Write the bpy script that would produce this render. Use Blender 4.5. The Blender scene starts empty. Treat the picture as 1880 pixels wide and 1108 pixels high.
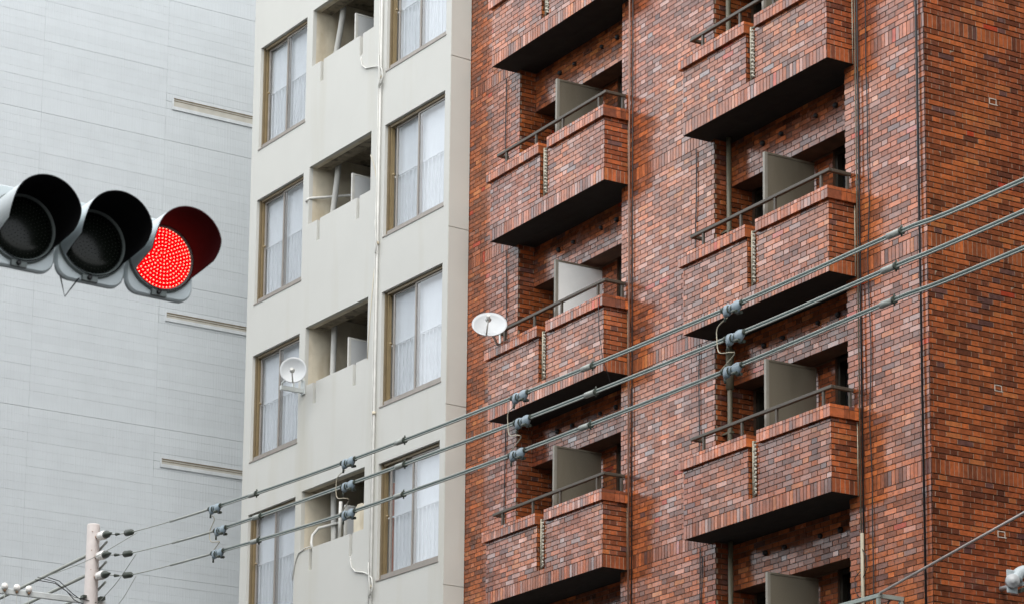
import bpy, math, random
from mathutils import Vector, Matrix, noise
rnd = random.Random(7)
SC = bpy.context.scene
COL = SC.collection

# ------------------------------------------------------------------ camera
cam_data = bpy.data.cameras.new('camera')
cam = bpy.data.objects.new('camera', cam_data); COL.objects.link(cam)
SC.camera = cam
CAM = Vector((24.3497, -20.3162, -13.5961))
PITCH, YAW, ROLL = 0.1817, 1.0422, 0.0124
FPX, W0, PPX, PPY = 5036.92, 1880.0, -56.757, 655.579
fwd = Vector((-math.sin(YAW)*math.cos(PITCH), math.cos(YAW)*math.cos(PITCH), math.sin(PITCH)))
rgt = Vector((math.cos(YAW), math.sin(YAW), 0)); upv = rgt.cross(fwd)
r2 = rgt*math.cos(ROLL)+upv*math.sin(ROLL); u2 = -rgt*math.sin(ROLL)+upv*math.cos(ROLL)
m = Matrix((r2, u2, -fwd)).transposed().to_4x4(); m.translation = CAM
cam.matrix_world = m
cam_data.sensor_width = 36; cam_data.lens = FPX/W0*36
cam_data.shift_x = -PPX/W0; cam_data.shift_y = PPY/W0
cam_data.clip_start = 0.2; cam_data.clip_end = 2000
cam_data.dof.use_dof = True; cam_data.dof.focus_distance = 34; cam_data.dof.aperture_fstop = 9

# ------------------------------------------------------------------ light
SUN_EL, SUN_AZ = math.radians(55), math.radians(124)   # azimuth clockwise from +y
world = bpy.data.worlds.new('World'); SC.world = world; world.use_nodes = True
wn = world.node_tree; bg = wn.nodes['Background']
sky = wn.nodes.new('ShaderNodeTexSky'); sky.sky_type = 'NISHITA'; sky.sun_disc = False
sky.sun_elevation = SUN_EL; sky.sun_rotation = SUN_AZ
sky.air_density = 1.0; sky.dust_density = 2.0; sky.ozone_density = 0.5
ovc = wn.nodes.new('ShaderNodeMix'); ovc.data_type = 'RGBA'; ovc.inputs[0].default_value = .72      # even white cloud deck over the clear sky
wn.links.new(sky.outputs[0], ovc.inputs[6]); ovc.inputs[7].default_value = (12.6, 12.9, 13.0, 1)
wn.links.new(ovc.outputs[2], bg.inputs[0]); bg.inputs[1].default_value = 0.10
sd = bpy.data.lights.new('sun', 'SUN'); sd.energy = 0.5; sd.angle = math.radians(35); sd.color = (1, .95, .88)
sun = bpy.data.objects.new('sun', sd); COL.objects.link(sun)
sdir = Vector((math.sin(SUN_AZ)*math.cos(SUN_EL), math.cos(SUN_AZ)*math.cos(SUN_EL), math.sin(SUN_EL)))
sun.rotation_euler = sdir.to_track_quat('Z', 'Y').to_euler()
SC.view_settings.view_transform = 'Standard'; SC.view_settings.look = 'None'
SC.view_settings.gamma = 1; SC.view_settings.use_curve_mapping = False
SC.view_settings.exposure = 1.25
SC.cycles.max_bounces = 6

# ------------------------------------------------------------------ materials
MATS = {}
def mat(name, col, rough=.6, metal=0., noise_amt=.12, noise_scale=6., bump=0., bump_scale=40., spec=.5, src=None, stain=None, emit=None):
    """src: None | 'attr' (face colour attribute) | 'obj' (object colour)"""
    m = bpy.data.materials.new(name); m.use_nodes = True; nt = m.node_tree; N = nt.nodes; L = nt.links
    b = N['Principled BSDF']; b.inputs['Roughness'].default_value = rough; b.inputs['Metallic'].default_value = metal
    b.inputs['Specular IOR Level'].default_value = spec
    tc = N.new('ShaderNodeTexCoord'); geo = N.new('ShaderNodeNewGeometry')
    nz = N.new('ShaderNodeTexNoise'); nz.inputs['Scale'].default_value = noise_scale; nz.inputs['Detail'].default_value = 5
    L.new(geo.outputs['Position'], nz.inputs['Vector'])
    mr = N.new('ShaderNodeMapRange'); mr.inputs[1].default_value = .25; mr.inputs[2].default_value = .75
    mr.inputs[3].default_value = 1-noise_amt; mr.inputs[4].default_value = 1+noise_amt
    L.new(nz.outputs['Fac'], mr.inputs[0])
    mul = N.new('ShaderNodeVectorMath'); mul.operation = 'SCALE'
    if src == 'attr':
        a = N.new('ShaderNodeAttribute'); a.attribute_name = 'tint'; L.new(a.outputs['Color'], mul.inputs[0])
    elif src == 'obj':
        a = N.new('ShaderNodeObjectInfo'); L.new(a.outputs['Color'], mul.inputs[0])
    else:
        mul.inputs[0].default_value = col[:3]
    L.new(mr.outputs[0], mul.inputs['Scale'])
    out = mul.outputs[0]
    if stain:     # (colour, scale vector, low, high): dirt streaks with a shape of their own
        sc, sv, lo, hi = stain
        mp = N.new('ShaderNodeMapping'); mp.inputs['Scale'].default_value = sv; L.new(geo.outputs['Position'], mp.inputs[0])
        n2 = N.new('ShaderNodeTexNoise'); n2.inputs['Scale'].default_value = 1; n2.inputs['Detail'].default_value = 6
        L.new(mp.outputs[0], n2.inputs['Vector'])
        m2 = N.new('ShaderNodeMapRange'); m2.inputs[1].default_value = lo; m2.inputs[2].default_value = hi
        L.new(n2.outputs['Fac'], m2.inputs[0])
        mx = N.new('ShaderNodeMix'); mx.data_type = 'RGBA'; mx.blend_type = 'MIX'
        L.new(m2.outputs[0], mx.inputs[0]); L.new(out, mx.inputs[6]); mx.inputs[7].default_value = (*sc, 1)
        out = mx.outputs[2]
    L.new(out, b.inputs['Base Color'])
    if bump:
        n3 = N.new('ShaderNodeTexNoise'); n3.inputs['Scale'].default_value = bump_scale; n3.inputs['Detail'].default_value = 4
        L.new(geo.outputs['Position'], n3.inputs['Vector'])
        bp = N.new('ShaderNodeBump'); bp.inputs['Strength'].default_value = bump; bp.inputs['Distance'].default_value = .01
        L.new(n3.outputs['Fac'], bp.inputs['Height']); L.new(bp.outputs[0], b.inputs['Normal'])
    if emit:
        b.inputs['Emission Color'].default_value = (*emit[0], 1); b.inputs['Emission Strength'].default_value = emit[1]
    MATS[name] = m
    return m

def brick_mat(name, src):
    m = mat(name, (0, 0, 0), rough=.42, noise_amt=.32, noise_scale=16., src=src, bump=.08, bump_scale=60.)
    nt = m.node_tree; N = nt.nodes; L = nt.links; b = N['Principled BSDF']
    nz = N.new('ShaderNodeTexNoise'); nz.inputs['Scale'].default_value = 3.; nz.inputs['Detail'].default_value = 3
    geo = N.new('ShaderNodeNewGeometry'); L.new(geo.outputs['Position'], nz.inputs['Vector'])
    mr = N.new('ShaderNodeMapRange'); mr.inputs[1].default_value = .3; mr.inputs[2].default_value = .7
    mr.inputs[3].default_value = .13; mr.inputs[4].default_value = .30
    L.new(nz.outputs['Fac'], mr.inputs[0]); L.new(mr.outputs[0], b.inputs['Roughness'])
    b.inputs['Specular IOR Level'].default_value = .3
    
    if src == 'attr':
        ga = N.new('ShaderNodeAttribute'); ga.attribute_name = 'tint'; L.new(ga.outputs['Alpha'], b.inputs['Coat Weight'])
    else:
        ga = N.new('ShaderNodeObjectInfo'); gr = N.new('ShaderNodeMapRange'); gr.inputs[3].default_value = .22; gr.inputs[4].default_value = .65
        L.new(ga.outputs['Random'], gr.inputs[0]); L.new(gr.outputs[0], b.inputs['Coat Weight'])
    b.inputs['Coat IOR'].default_value = 1.85; L.new(mr.outputs[0], b.inputs['Coat Roughness'])
    return m
M_BRICK = brick_mat('glazed_brick', 'attr'); M_BRICK_O = brick_mat('glazed_brick_single', 'obj')
M_MORTAR_D = mat('dark_mortar', (.15, .088, .056), .95, noise_amt=.3)
M_MORTAR_L = mat('pale_mortar', (.34, .25, .18), .95, noise_amt=.3, noise_scale=9)
M_MORTAR_B = mat('brown_mortar', (.075, .045, .03), .95, noise_amt=.3, noise_scale=9)
M_SOFFIT = mat('shade_dark_concrete', (.018, .016, .013), .95, noise_amt=.3)  # concrete colour darkened to deepen the shade under the balconies
M_RAIL = mat('brown_rail_paint', (.075, .062, .046), .45, spec=.4)
M_PANEL = mat('olive_panel', (.175, .152, .11), .6, noise_amt=.1, noise_scale=90, stain=((.125, .105, .07), (2, 2, .6), .5, .75))
M_PANEL_W = mat('white_panel', (.92, .93, .90), .5, noise_amt=.04)
M_POST = mat('panel_post', (.27, .25, .21), .5)
M_PIPE_OLIVE = mat('olive_pipe', (.13, .115, .075), .45)
M_PIPE_PALE = mat('pale_pipe', (.42, .38, .28), .5)
M_CHAIN = mat('pale_chain', (.5, .46, .38), .7)
M_DARKGLASS = mat('dark_glass', (.012, .012, .012), .25, spec=.25, noise_amt=0)
M_BRONZE = mat('bronze_aluminium', (.05, .042, .03), .4, metal=.3)
M_BLACK = mat('black_rubber', (.012, .012, .013), .55)
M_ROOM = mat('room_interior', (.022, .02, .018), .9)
M_CREAM = mat('cream_paint', (.555, .552, .516), .7, noise_amt=.025, noise_scale=1.3, bump=.05, bump_scale=90,
              stain=((.49, .47, .40), (1.9, 1.9, .20), .54, .88))
M_CREAM_LIFT = mat('cream_paint_lifted', (.585, .59, .54), .7, noise_amt=.04, noise_scale=1.5, stain=((.5, .47, .39), (2, 2, .3), .55, .85))  # cream paint lightened in colour to offset weaker light on the return wall
M_CREAM_IN = mat('weathered_plaster', (.62, .56, .44), .85, noise_amt=.10, noise_scale=5,
                 stain=((.40, .32, .20), (3, 3, 1.2), .52, .8))
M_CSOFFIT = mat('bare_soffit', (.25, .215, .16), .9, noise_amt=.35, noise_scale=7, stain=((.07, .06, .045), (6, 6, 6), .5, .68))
M_CPIPE = mat('cream_pipe', (.56, .555, .52), .5)
M_GOLD = mat('amber_aluminium', (.27, .20, .105), .4, metal=.25)
M_GOLD_D = mat('brown_aluminium', (.20, .15, .085), .4, metal=.2)
M_SASH = mat('taupe_aluminium', (.30, .27, .24), .4, metal=.2)
M_CURTAIN = mat('white_curtain', (.71, .715, .715), .9, noise_amt=.02)
M_CURTAIN_R = mat('rust_curtain', (.30, .09, .035), .9)
M_WHITE = mat('white_paint', (.51, .525, .53), .45, noise_amt=.03)
M_GREY = mat('pale_grey_siding', (0, 0, 0), .65, src='obj', noise_amt=.035, noise_scale=2.5)
M_GREY_A = mat('pale_grey_siding_far', (.50,.528,.542), .65, noise_amt=.04)
M_GAP = mat('siding_joint', (.505, .53, .54), .9)
M_SLOT = mat('pale_slot_frame', (.52, .54, .55), .5)
M_BEIGE = mat('beige_blind', (.42, .40, .35), .6)
M_POLE = mat('pinkish_concrete', (.58, .53, .505), .85, noise_amt=.06, noise_scale=12, bump=.2)
M_STEELPALE = mat('pale_galvanised', (.6, .63, .62), .5, metal=.2)
M_INSUL = mat('white_porcelain', (.82, .80, .76), .2)
M_RUST = mat('rusty_steel', (.32, .20, .12), .7)
M_BOOT = mat('dark_green_boot', (.045, .055, .042), .5)
M_CABLE = mat('grey_green_sheath', (.34, .36, .33), .5)
M_CABLE_D = mat('dark_green_sheath', (.018, .05, .045), .4)
M_COVER = mat('blue_grey_plastic', (.22, .28, .32), .4, noise_amt=.15, noise_scale=20)
M_HOUSING = mat('pale_blue_housing', (.53, .59, .61), .45, noise_amt=.05, noise_scale=8)
M_HOOD = mat('black_hood', (.006, .006, .007), .85, spec=.12)
M_HOOD_GLOW = mat('black_hood_red_glow', (.035, .007, .009), .9, spec=.1)  # glow of the red lamp put into the hood's inner colour
M_LENS = mat('smoked_lens', (.006, .008, .006), .2, spec=.16)
M_RIM = mat('grey_green_rim', (.13, .155, .15), .5)
M_RED = mat('red_lens_lit', (.2, .001, .001), .7, spec=.05, emit=((1, .0, .002), .62))
M_LED = mat('red_led_lit', (.8, .3, .2), .5, emit=((1, .55, .40), 1.5))
M_DARKLED = mat('unlit_led', (.03, .033, .028), .35, spec=.3)
M_METALRAIL = mat('grey_green_steel', (.30, .34, .31), .5)
M_GROUND = mat('asphalt', (.05, .05, .05), .9)
M_PAVE = mat('paving', (.08, .078, .075), .9)
M_NEIGH = mat('dark_render', (.055, .05, .045), .9)
M_ROOF = mat('roof_grey', (.25, .25, .25), .9)

# siding: combed vertical relief
nt = M_GREY.node_tree; N = nt.nodes; L = nt.links
tc = N.new('ShaderNodeTexCoord'); mp = N.new('ShaderNodeMapping'); mp.inputs['Scale'].default_value = (1, 34, 2.0)
L.new(tc.outputs['Object'], mp.inputs[0]); nzz = N.new('ShaderNodeTexNoise'); nzz.inputs['Scale'].default_value = 1.; nzz.inputs['Detail'].default_value = 3
oi = N.new('ShaderNodeObjectInfo'); vadd = N.new('ShaderNodeVectorMath'); vadd.operation = 'ADD'
L.new(mp.outputs[0], vadd.inputs[0]); L.new(oi.outputs['Location'], vadd.inputs[1]); L.new(vadd.outputs[0], nzz.inputs['Vector'])
bp = N.new('ShaderNodeBump'); bp.inputs['Strength'].default_value = .35; bp.inputs['Distance'].default_value = .02
L.new(nzz.outputs['Fac'], bp.inputs['Height']); L.new(bp.outputs[0], N['Principled BSDF'].inputs['Normal'])

# window glass: real see-through pane with mirror reflection
gm = bpy.data.materials.new('window_glass'); gm.use_nodes = True; nt = gm.node_tree; N = nt.nodes; L = nt.links
N.remove(N['Principled BSDF']); tr = N.new('ShaderNodeBsdfTransparent'); gl = N.new('ShaderNodeBsdfGlossy'); gl.inputs['Roughness'].default_value = .03
tr.inputs[0].default_value = (.95, .965, .98, 1)
fr = N.new('ShaderNodeFresnel'); gn = N.new('ShaderNodeNewGeometry'); io = N.new('ShaderNodeMapRange'); io.inputs[3].default_value = 1.52; io.inputs[4].default_value = 1/1.52
L.new(gn.outputs['Backfacing'], io.inputs[0]); L.new(io.outputs[0], fr.inputs[0]); mxs = N.new('ShaderNodeMixShader')
L.new(fr.outputs[0], mxs.inputs[0]); L.new(tr.outputs[0], mxs.inputs[1]); L.new(gl.outputs[0], mxs.inputs[2])
L.new(mxs.outputs[0], N['Material Output'].inputs[0]); M_GLASS = gm

# ------------------------------------------------------------------ mesh helper
def gloss_of(c):
    """how well a tile is glazed: the same for all faces of one tile"""
    h = (math.sin(c[0]*91.7+c[1]*733.1+c[2]*377.3)*43758.5453) % 1.0
    return .18+.36*h+(.5*((h-.82)/.18) if h > .82 else 0)

class MB:
    def __init__(s): s.v = []; s.f = []; s.c = []; s.m = []; s.sm = []
    def face(s, pts, col=(1, 1, 1), mi=0, smooth=False):
        i = len(s.v); s.v.extend(pts); s.f.append(tuple(range(i, i+len(pts)))); s.c.append(col); s.m.append(mi); s.sm.append(smooth)
    def box(s, x0, x1, y0, y1, z0, z1, col=(1, 1, 1), mi=0, skip=''):
        i = len(s.v)
        s.v.extend([(x0, y0, z0), (x1, y0, z0), (x1, y1, z0), (x0, y1, z0), (x0, y0, z1), (x1, y0, z1), (x1, y1, z1), (x0, y1, z1)])
        F = {'b': (0, 3, 2, 1), 't': (4, 5, 6, 7), 'f': (0, 1, 5, 4), 'r': (1, 2, 6, 5), 'k': (2, 3, 7, 6), 'l': (3, 0, 4, 7)}
        for k, q in F.items():
            if k in skip: continue
            s.f.append(tuple(i+a for a in q)); s.c.append(col); s.m.append(mi); s.sm.append(False)
    def obox(s, O, U, V, Wv, col=(1, 1, 1), mi=0):
        """box from corner O with edge vectors U,V,W"""
        O, U, V, Wv = Vector(O), Vector(U), Vector(V), Vector(Wv)
        if U.cross(V).dot(Wv) < 0: U, V = V, U
        i = len(s.v); P = [O, O+U, O+U+V, O+V]; P += [p+Wv for p in P]; s.v.extend([tuple(p) for p in P])
        for q in ((0, 3, 2, 1), (4, 5, 6, 7), (0, 1, 5, 4), (1, 2, 6, 5), (2, 3, 7, 6), (3, 0, 4, 7)):
            s.f.append(tuple(i+a for a in q)); s.c.append(col); s.m.append(mi); s.sm.append(False)
    def tube(s, pts, r, n=8, col=(1, 1, 1), mi=0, cap=True):
        pts = [Vector(p) for p in pts]; rs = r if isinstance(r, (list, tuple)) else [r]*len(pts)
        t0 = (pts[1]-pts[0]).normalized(); a = t0.orthogonal().normalized(); rings = []
        for k, p in enumerate(pts):
            t = (pts[min(k+1, len(pts)-1)]-pts[max(k-1, 0)]).normalized()
            a = (a-t*a.dot(t)).normalized(); b = t.cross(a); base = len(s.v)
            for j in range(n):
                an = 2*math.pi*j/n; s.v.append(tuple(p+(a*math.cos(an)+b*math.sin(an))*rs[k]))
            rings.append(base)
        for k in range(len(pts)-1):
            for j in range(n):
                j2 = (j+1) % n
                s.f.append((rings[k]+j, rings[k]+j2, rings[k+1]+j2, rings[k+1]+j)); s.c.append(col); s.m.append(mi); s.sm.append(True)
        if cap:
            s.f.append(tuple(rings[0]+j for j in range(n-1, -1, -1))); s.f.append(tuple(rings[-1]+j for j in range(n)))
            s.c += [col, col]; s.m += [mi, mi]; s.sm += [False, False]
    def lathe(s, O, axis, prof, n=24, mi=0, up=None):
        """prof: list of (distance along axis, radius)"""
        ax = Vector(axis).normalized(); O = Vector(O); a = ax.orthogonal().normalized() if up is None else Vector(up); b = ax.cross(a); rings = []
        for (h, r) in prof:
            base = len(s.v)
            for j in range(n):
                an = 2*math.pi*j/n; s.v.append(tuple(O+ax*h+(a*math.cos(an)+b*math.sin(an))*r))
            rings.append(base)
        for k in range(len(prof)-1):
            for j in range(n):
                j2 = (j+1) % n
                s.f.append((rings[k]+j, rings[k]+j2, rings[k+1]+j2, rings[k+1]+j)); s.c.append((1, 1, 1)); s.m.append(mi); s.sm.append(True)
        for base, rev in ((rings[0], True), (rings[-1], False)):
            q = [base+j for j in range(n)]; s.f.append(tuple(reversed(q)) if rev else tuple(q)); s.c.append((1, 1, 1)); s.m.append(mi); s.sm.append(False)
    def mesh(s, name, mats):
        me = bpy.data.meshes.new(name); me.from_pydata(s.v, [], s.f); me.update()
        for mm in (mats if isinstance(mats, (list, tuple)) else [mats]): me.materials.append(mm)
        at = me.attributes.new('tint', 'FLOAT_COLOR', 'FACE'); flat = []
        for c in s.c: flat += [c[0], c[1], c[2], gloss_of(c)]
        at.data.foreach_set('color', flat)
        me.polygons.foreach_set('material_index', s.m); me.polygons.foreach_set('use_smooth', s.sm)
        return me
    def build(s, name, mats, parent=None, loc=(0, 0, 0), rotz=0.):
        o = bpy.data.objects.new(name, s.mesh(name, mats)); COL.objects.link(o)
        o.location = loc; o.rotation_euler = (0, 0, rotz)
        if parent: o.parent = parent
        return o

def empty(name, label, cat, loc=(0, 0, 0), rotz=0., group=None):
    o = bpy.data.objects.new(name, None); COL.objects.link(o); o.location = loc; o.rotation_euler = (0, 0, rotz); o.empty_display_size = .3
    return tag(o, label, cat, group)
def tag(o, label, cat, group=None):
    o['label'] = label; o['category'] = cat
    if group: o['group'] = group
    return o
def stuff(o): o['kind'] = 'stuff'; return o
def structure(o): o['kind'] = 'structure'; return o
def link_copy(o, parent=None):
    c = o.copy(); COL.objects.link(c)
    if parent: c.parent = parent
    return c
def bevel(o, w, seg=2):
    b = o.modifiers.new('edge', 'BEVEL'); b.width = w; b.segments = seg; b.limit_method = 'ANGLE'; return o

# ------------------------------------------------------------------ ground, road, pavement
GZ = -15.2
g = MB(); g.face([(-600, -600, GZ-.12), (600, -600, GZ-.12), (600, 600, GZ-.12), (-600, 600, GZ-.12)]); structure(g.build('ground', M_GROUND))
g = MB(); g.box(-60, 12, -6.2, -.6, GZ-.12, GZ); structure(g.build('pavement', M_PAVE))

# ------------------------------------------------------------------ brick building
H = 2.777; CO = .07; SOLD = .187
DARK, BRIGHT = (.135, .042, .021), (.53, .138, .040)
def tint(bias=0.):
    r = rnd.random()
    if r < .03: c = (.48, .155, .05)
    elif r < .035: c = (.46, .06, .022)
    elif r < .06: c = (.15, .066, .052)
    else:
        t = min(1, max(0, rnd.betavariate(1.7, 1.9))); c = tuple(a+(b-a)*t for a, b in zip(DARK, BRIGHT))
    f = rnd.uniform(.88, 1.14)*(1+bias)
    return tuple(a*f for a in c)

bb = empty('brick_apartment_building', 'tall red brick apartment block with two columns of recessed balconies', 'building', (0, 0, 0))
JT, JH = .009, .0128  # width of perpends and of bed joints
TH, TX = .009, .017     # depth of the joints, front and side faces
def tile_box(mb, face, a0, a1, z0, z1, n, col, tilt=True):
    """tile on a face: 'y' = facing -y (a is x, n is the y of its front), 'x' = facing +x (a is y, n is the x of its front)"""
    d0, d1 = (rnd.uniform(-.0011, .0011), rnd.uniform(-.0011, .0011)) if tilt else (0, 0)
    d2 = rnd.uniform(0, .0022)
    if face == 'y':
        v = [(a0, n+d2+d0, z0), (a1, n+d2-d0, z0), (a1, n+d2-d0+d1, z1), (a0, n+d2+d0+d1, z1)]; bk = [(a0, n+TH, z0), (a1, n+TH, z0), (a1, n+TH, z1), (a0, n+TH, z1)]
    else:
        v = [(n-d2+d0, a0, z0), (n-d2-d0, a1, z0), (n-d2-d0+d1, a1, z1), (n-d2+d0+d1, a0, z1)]; bk = [(n-TX, a0, z0), (n-TX, a1, z0), (n-TX, a1, z1), (n-TX, a0, z1)]
    i = len(mb.v); mb.v.extend(v+bk)
    for q in ((0, 1, 2, 3), (0, 4, 5, 1), (1, 5, 6, 2), (2, 6, 7, 3), (3, 7, 4, 0)):
        mb.f.append(tuple(i+k for k in q)); mb.c.append(col); mb.m.append(0); mb.sm.append(False)

def subtract(a0, a1, holes):
    segs = [(a0, a1)]
    for h0, h1 in holes:
        out = []
        for s0, s1 in segs:
            if h1 <= s0 or h0 >= s1: out.append((s0, s1)); continue
            if h0 > s0: out.append((s0, h0))
            if h1 < s1: out.append((h1, s1))
        segs = out
    return segs
def rows_between(za, zb):
    """all courses (z0, z1, soldier?, index) whose body meets [za, zb]"""
    out = []; n = math.floor(za/H)-1
    while n*H < zb:
        out.append((n*H, n*H+SOLD, True, n*100))
        for r in range(37): out.append((n*H+SOLD+r*CO, n*H+SOLD+(r+1)*CO, False, n*100+r+1))
        n += 1
    return [q for q in out if q[1] > za+.012 and q[0] < zb-.012]
SINGLES = []         # candidate bricks that become objects of their own
def clad(mb, mo, face, a0, a1, za, zb, n, holes=(), first=.05, anchor=None, single=None, shade=None, soldiers=True):
    """brick courses on a face; mo collects the pale perpend mortar; holes: list of (a0,a1,z0,z1)"""
    A = a0 if anchor is None else anchor
    for (z0, z1, sol, idx) in rows_between(za, zb):
        jh = JH if face == 'x' else .0112; jt = JT if face == 'x' else .012
        lo, hi = max(z0+jh/2, za), min(z1-jh/2, zb)
        if hi-lo < .015: continue
        hs = [(h[0], h[1]) for h in holes if h[2] < hi-.01 and h[3] > lo+.01]
        segs = subtract(a0, a1, hs)
        for s0, s1 in segs:
            if face == 'y': mo.box(s0, s1, n+.0065, n+TH, lo, hi, mi=1, skip='k')
            else: mo.box(n-TX, n-.0035, s0, s1, lo, hi, skip='l')
        if sol and soldiers:
            k0 = math.floor((a0-A)/CO)-1; pieces = [(A+k*CO, A+k*CO+CO-jt) for k in range(k0, int((a1-A)/CO)+2)]
        else:
            P = .3555; off = A+first+(.1778 if idx % 2 else 0); pieces = []
            k0 = math.floor((a0-off)/P)-1
            for k in range(k0, int((a1-off)/P)+2):
                b = off+k*P; pieces.append((b+jt/2, b+.2370-jt/2)); pieces.append((b+.2370+jt/2, b+P-jt/2))
        for p0, p1 in pieces:
            for s0, s1 in segs:
                q0, q1 = max(p0, s0), min(p1, s1)
                if q1-q0 < .018: continue
                cx = (q0+q1)/2; cz = (lo+hi)/2
                f = shade(cx, cz) if shade else 1.
                f *= 1-.45*max(0, noise.noise((cx*5.5, 1.7, cz*.45)))-.10*max(0, noise.noise((cx*.8, 9.1, cz*.8)))
                g = noise.noise((cx*.9, 4.2, cz*.7)); c = tint(); c = (c[0]*f*(1+.22*g), c[1]*f*(1+.36*g), c[2]*f*(1+.26*g))
                if single and abs((q1-q0)-.228) < .002 and not sol and single(cx, cz): SINGLES.append((face, q0, q1, lo, hi, n, c)); continue
                tile_box(mb, face, q0, q1, lo, hi, n, c)

COLS = {'left': dict(x0=-9.627, x1=-6.475, j0=-9.479, j1=-6.65, xm=-8.09, s0=-8.20, s1=-7.985, levels=[2, 1, 0, -1, -2]),
        'right': dict(x0=-4.527, x1=-1.377, j0=-4.381, j1=-1.562, xm=-2.985, s0=-3.085, s1=-2.885, levels=[1, 0, -1, -2, -3])}
ZB, ZT = -9.2, 7.2
D = .411
# bare wall behind the facing
w = MB()
w.box(-11.6, -9.479-TX, TH, 1.6, GZ, 11); w.box(-6.65, -4.381-TX, TH, 1.6, GZ, 11); w.box(-1.562, -TX, TH, 1.6, GZ, 11)
w.box(-11.6, -TX, 1.602, 13, GZ, 11)
for cn, c in COLS.items():
    w.box(c['xm']-.36, c['xm']+.37, .62+TH, 1.6, GZ, 11)
    for n in range(-4, 4):
        w.box(c['j0']+.001-TX, c['j1']-.001, .28+TH, .60, n*H+2.15, n*H+2.772)
wall = w.build('wall', M_MORTAR_D, bb)
br, mo = MB(), MB()
# front face with the two balcony columns left open (also where the balconies cover it)
hol = []
for c in COLS.values():
    hol.append((c['j0'], c['j1'], -99, 99))
    for n in c['levels']: hol.append((c['x0']+.02, c['x1']-.001, n*H+.001, n*H+.93))
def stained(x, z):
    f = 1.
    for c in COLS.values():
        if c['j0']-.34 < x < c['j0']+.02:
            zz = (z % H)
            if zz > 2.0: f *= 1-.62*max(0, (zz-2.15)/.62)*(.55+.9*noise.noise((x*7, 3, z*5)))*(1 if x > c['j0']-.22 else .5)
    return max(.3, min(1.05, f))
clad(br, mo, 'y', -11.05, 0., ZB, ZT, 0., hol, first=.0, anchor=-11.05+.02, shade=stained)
# side face
clad(br, mo, 'x', 0.0, 3.4, ZB, ZT, 0., [], first=.05, anchor=0., single=lambda y, z: y < 1.62 and -7.2 < z < .9)
# jambs, beams, piers in the recesses
for c in COLS.values():
    for n in [l-1 for l in c['levels']]+[c['levels'][0]]:
        b = n*H
        if b < ZB-.1: continue
        clad(br, mo, 'x', .012, .62, b+.19, b+2.765, c['j0'], [], first=.02, anchor=.012)
        clad(br, mo, 'y', c['j0']+.004, c['j1']-.004, b+2.15, b+2.765, .28, [], first=.1, anchor=c['j0'])
        clad(br, mo, 'y', c['xm']-.36, c['xm']+.37, b+.19, b+2.13, .62, [], first=.06, anchor=c['xm']-.36)
stuff(br.build('brick', M_BRICK, wall)); stuff(mo.build('mortar_joint', [M_MORTAR_L, M_MORTAR_B], wall))
# nearest stretchers of the side face, each an object of its own (shared mesh, own colour)
SINGLES.sort(key=lambda q: (Vector((q[5], (q[1]+q[2])/2, q[3]))-CAM).length)
t = MB(); t.box(-TX, 0, -.114, .114, -.0286, .0286); brick_me = t.mesh('brick', M_BRICK_O)
rest = MB()
for k, (face, q0, q1, lo, hi, n, c) in enumerate(SINGLES):
    if k < 300:
        o = bpy.data.objects.new('brick', brick_me); COL.objects.link(o); o.parent = wall
        o.location = (n-rnd.uniform(0, .002), (q0+q1)/2, (lo+hi)/2)
        o.rotation_euler = (0, rnd.uniform(-.02, .02), rnd.uniform(-.006, .006)); o.color = (*c, 1)
    else: tile_box(rest, face, q0, q1, lo, hi, n, c)
if rest.v: stuff(rest.build('brick', M_BRICK, wall))

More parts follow.
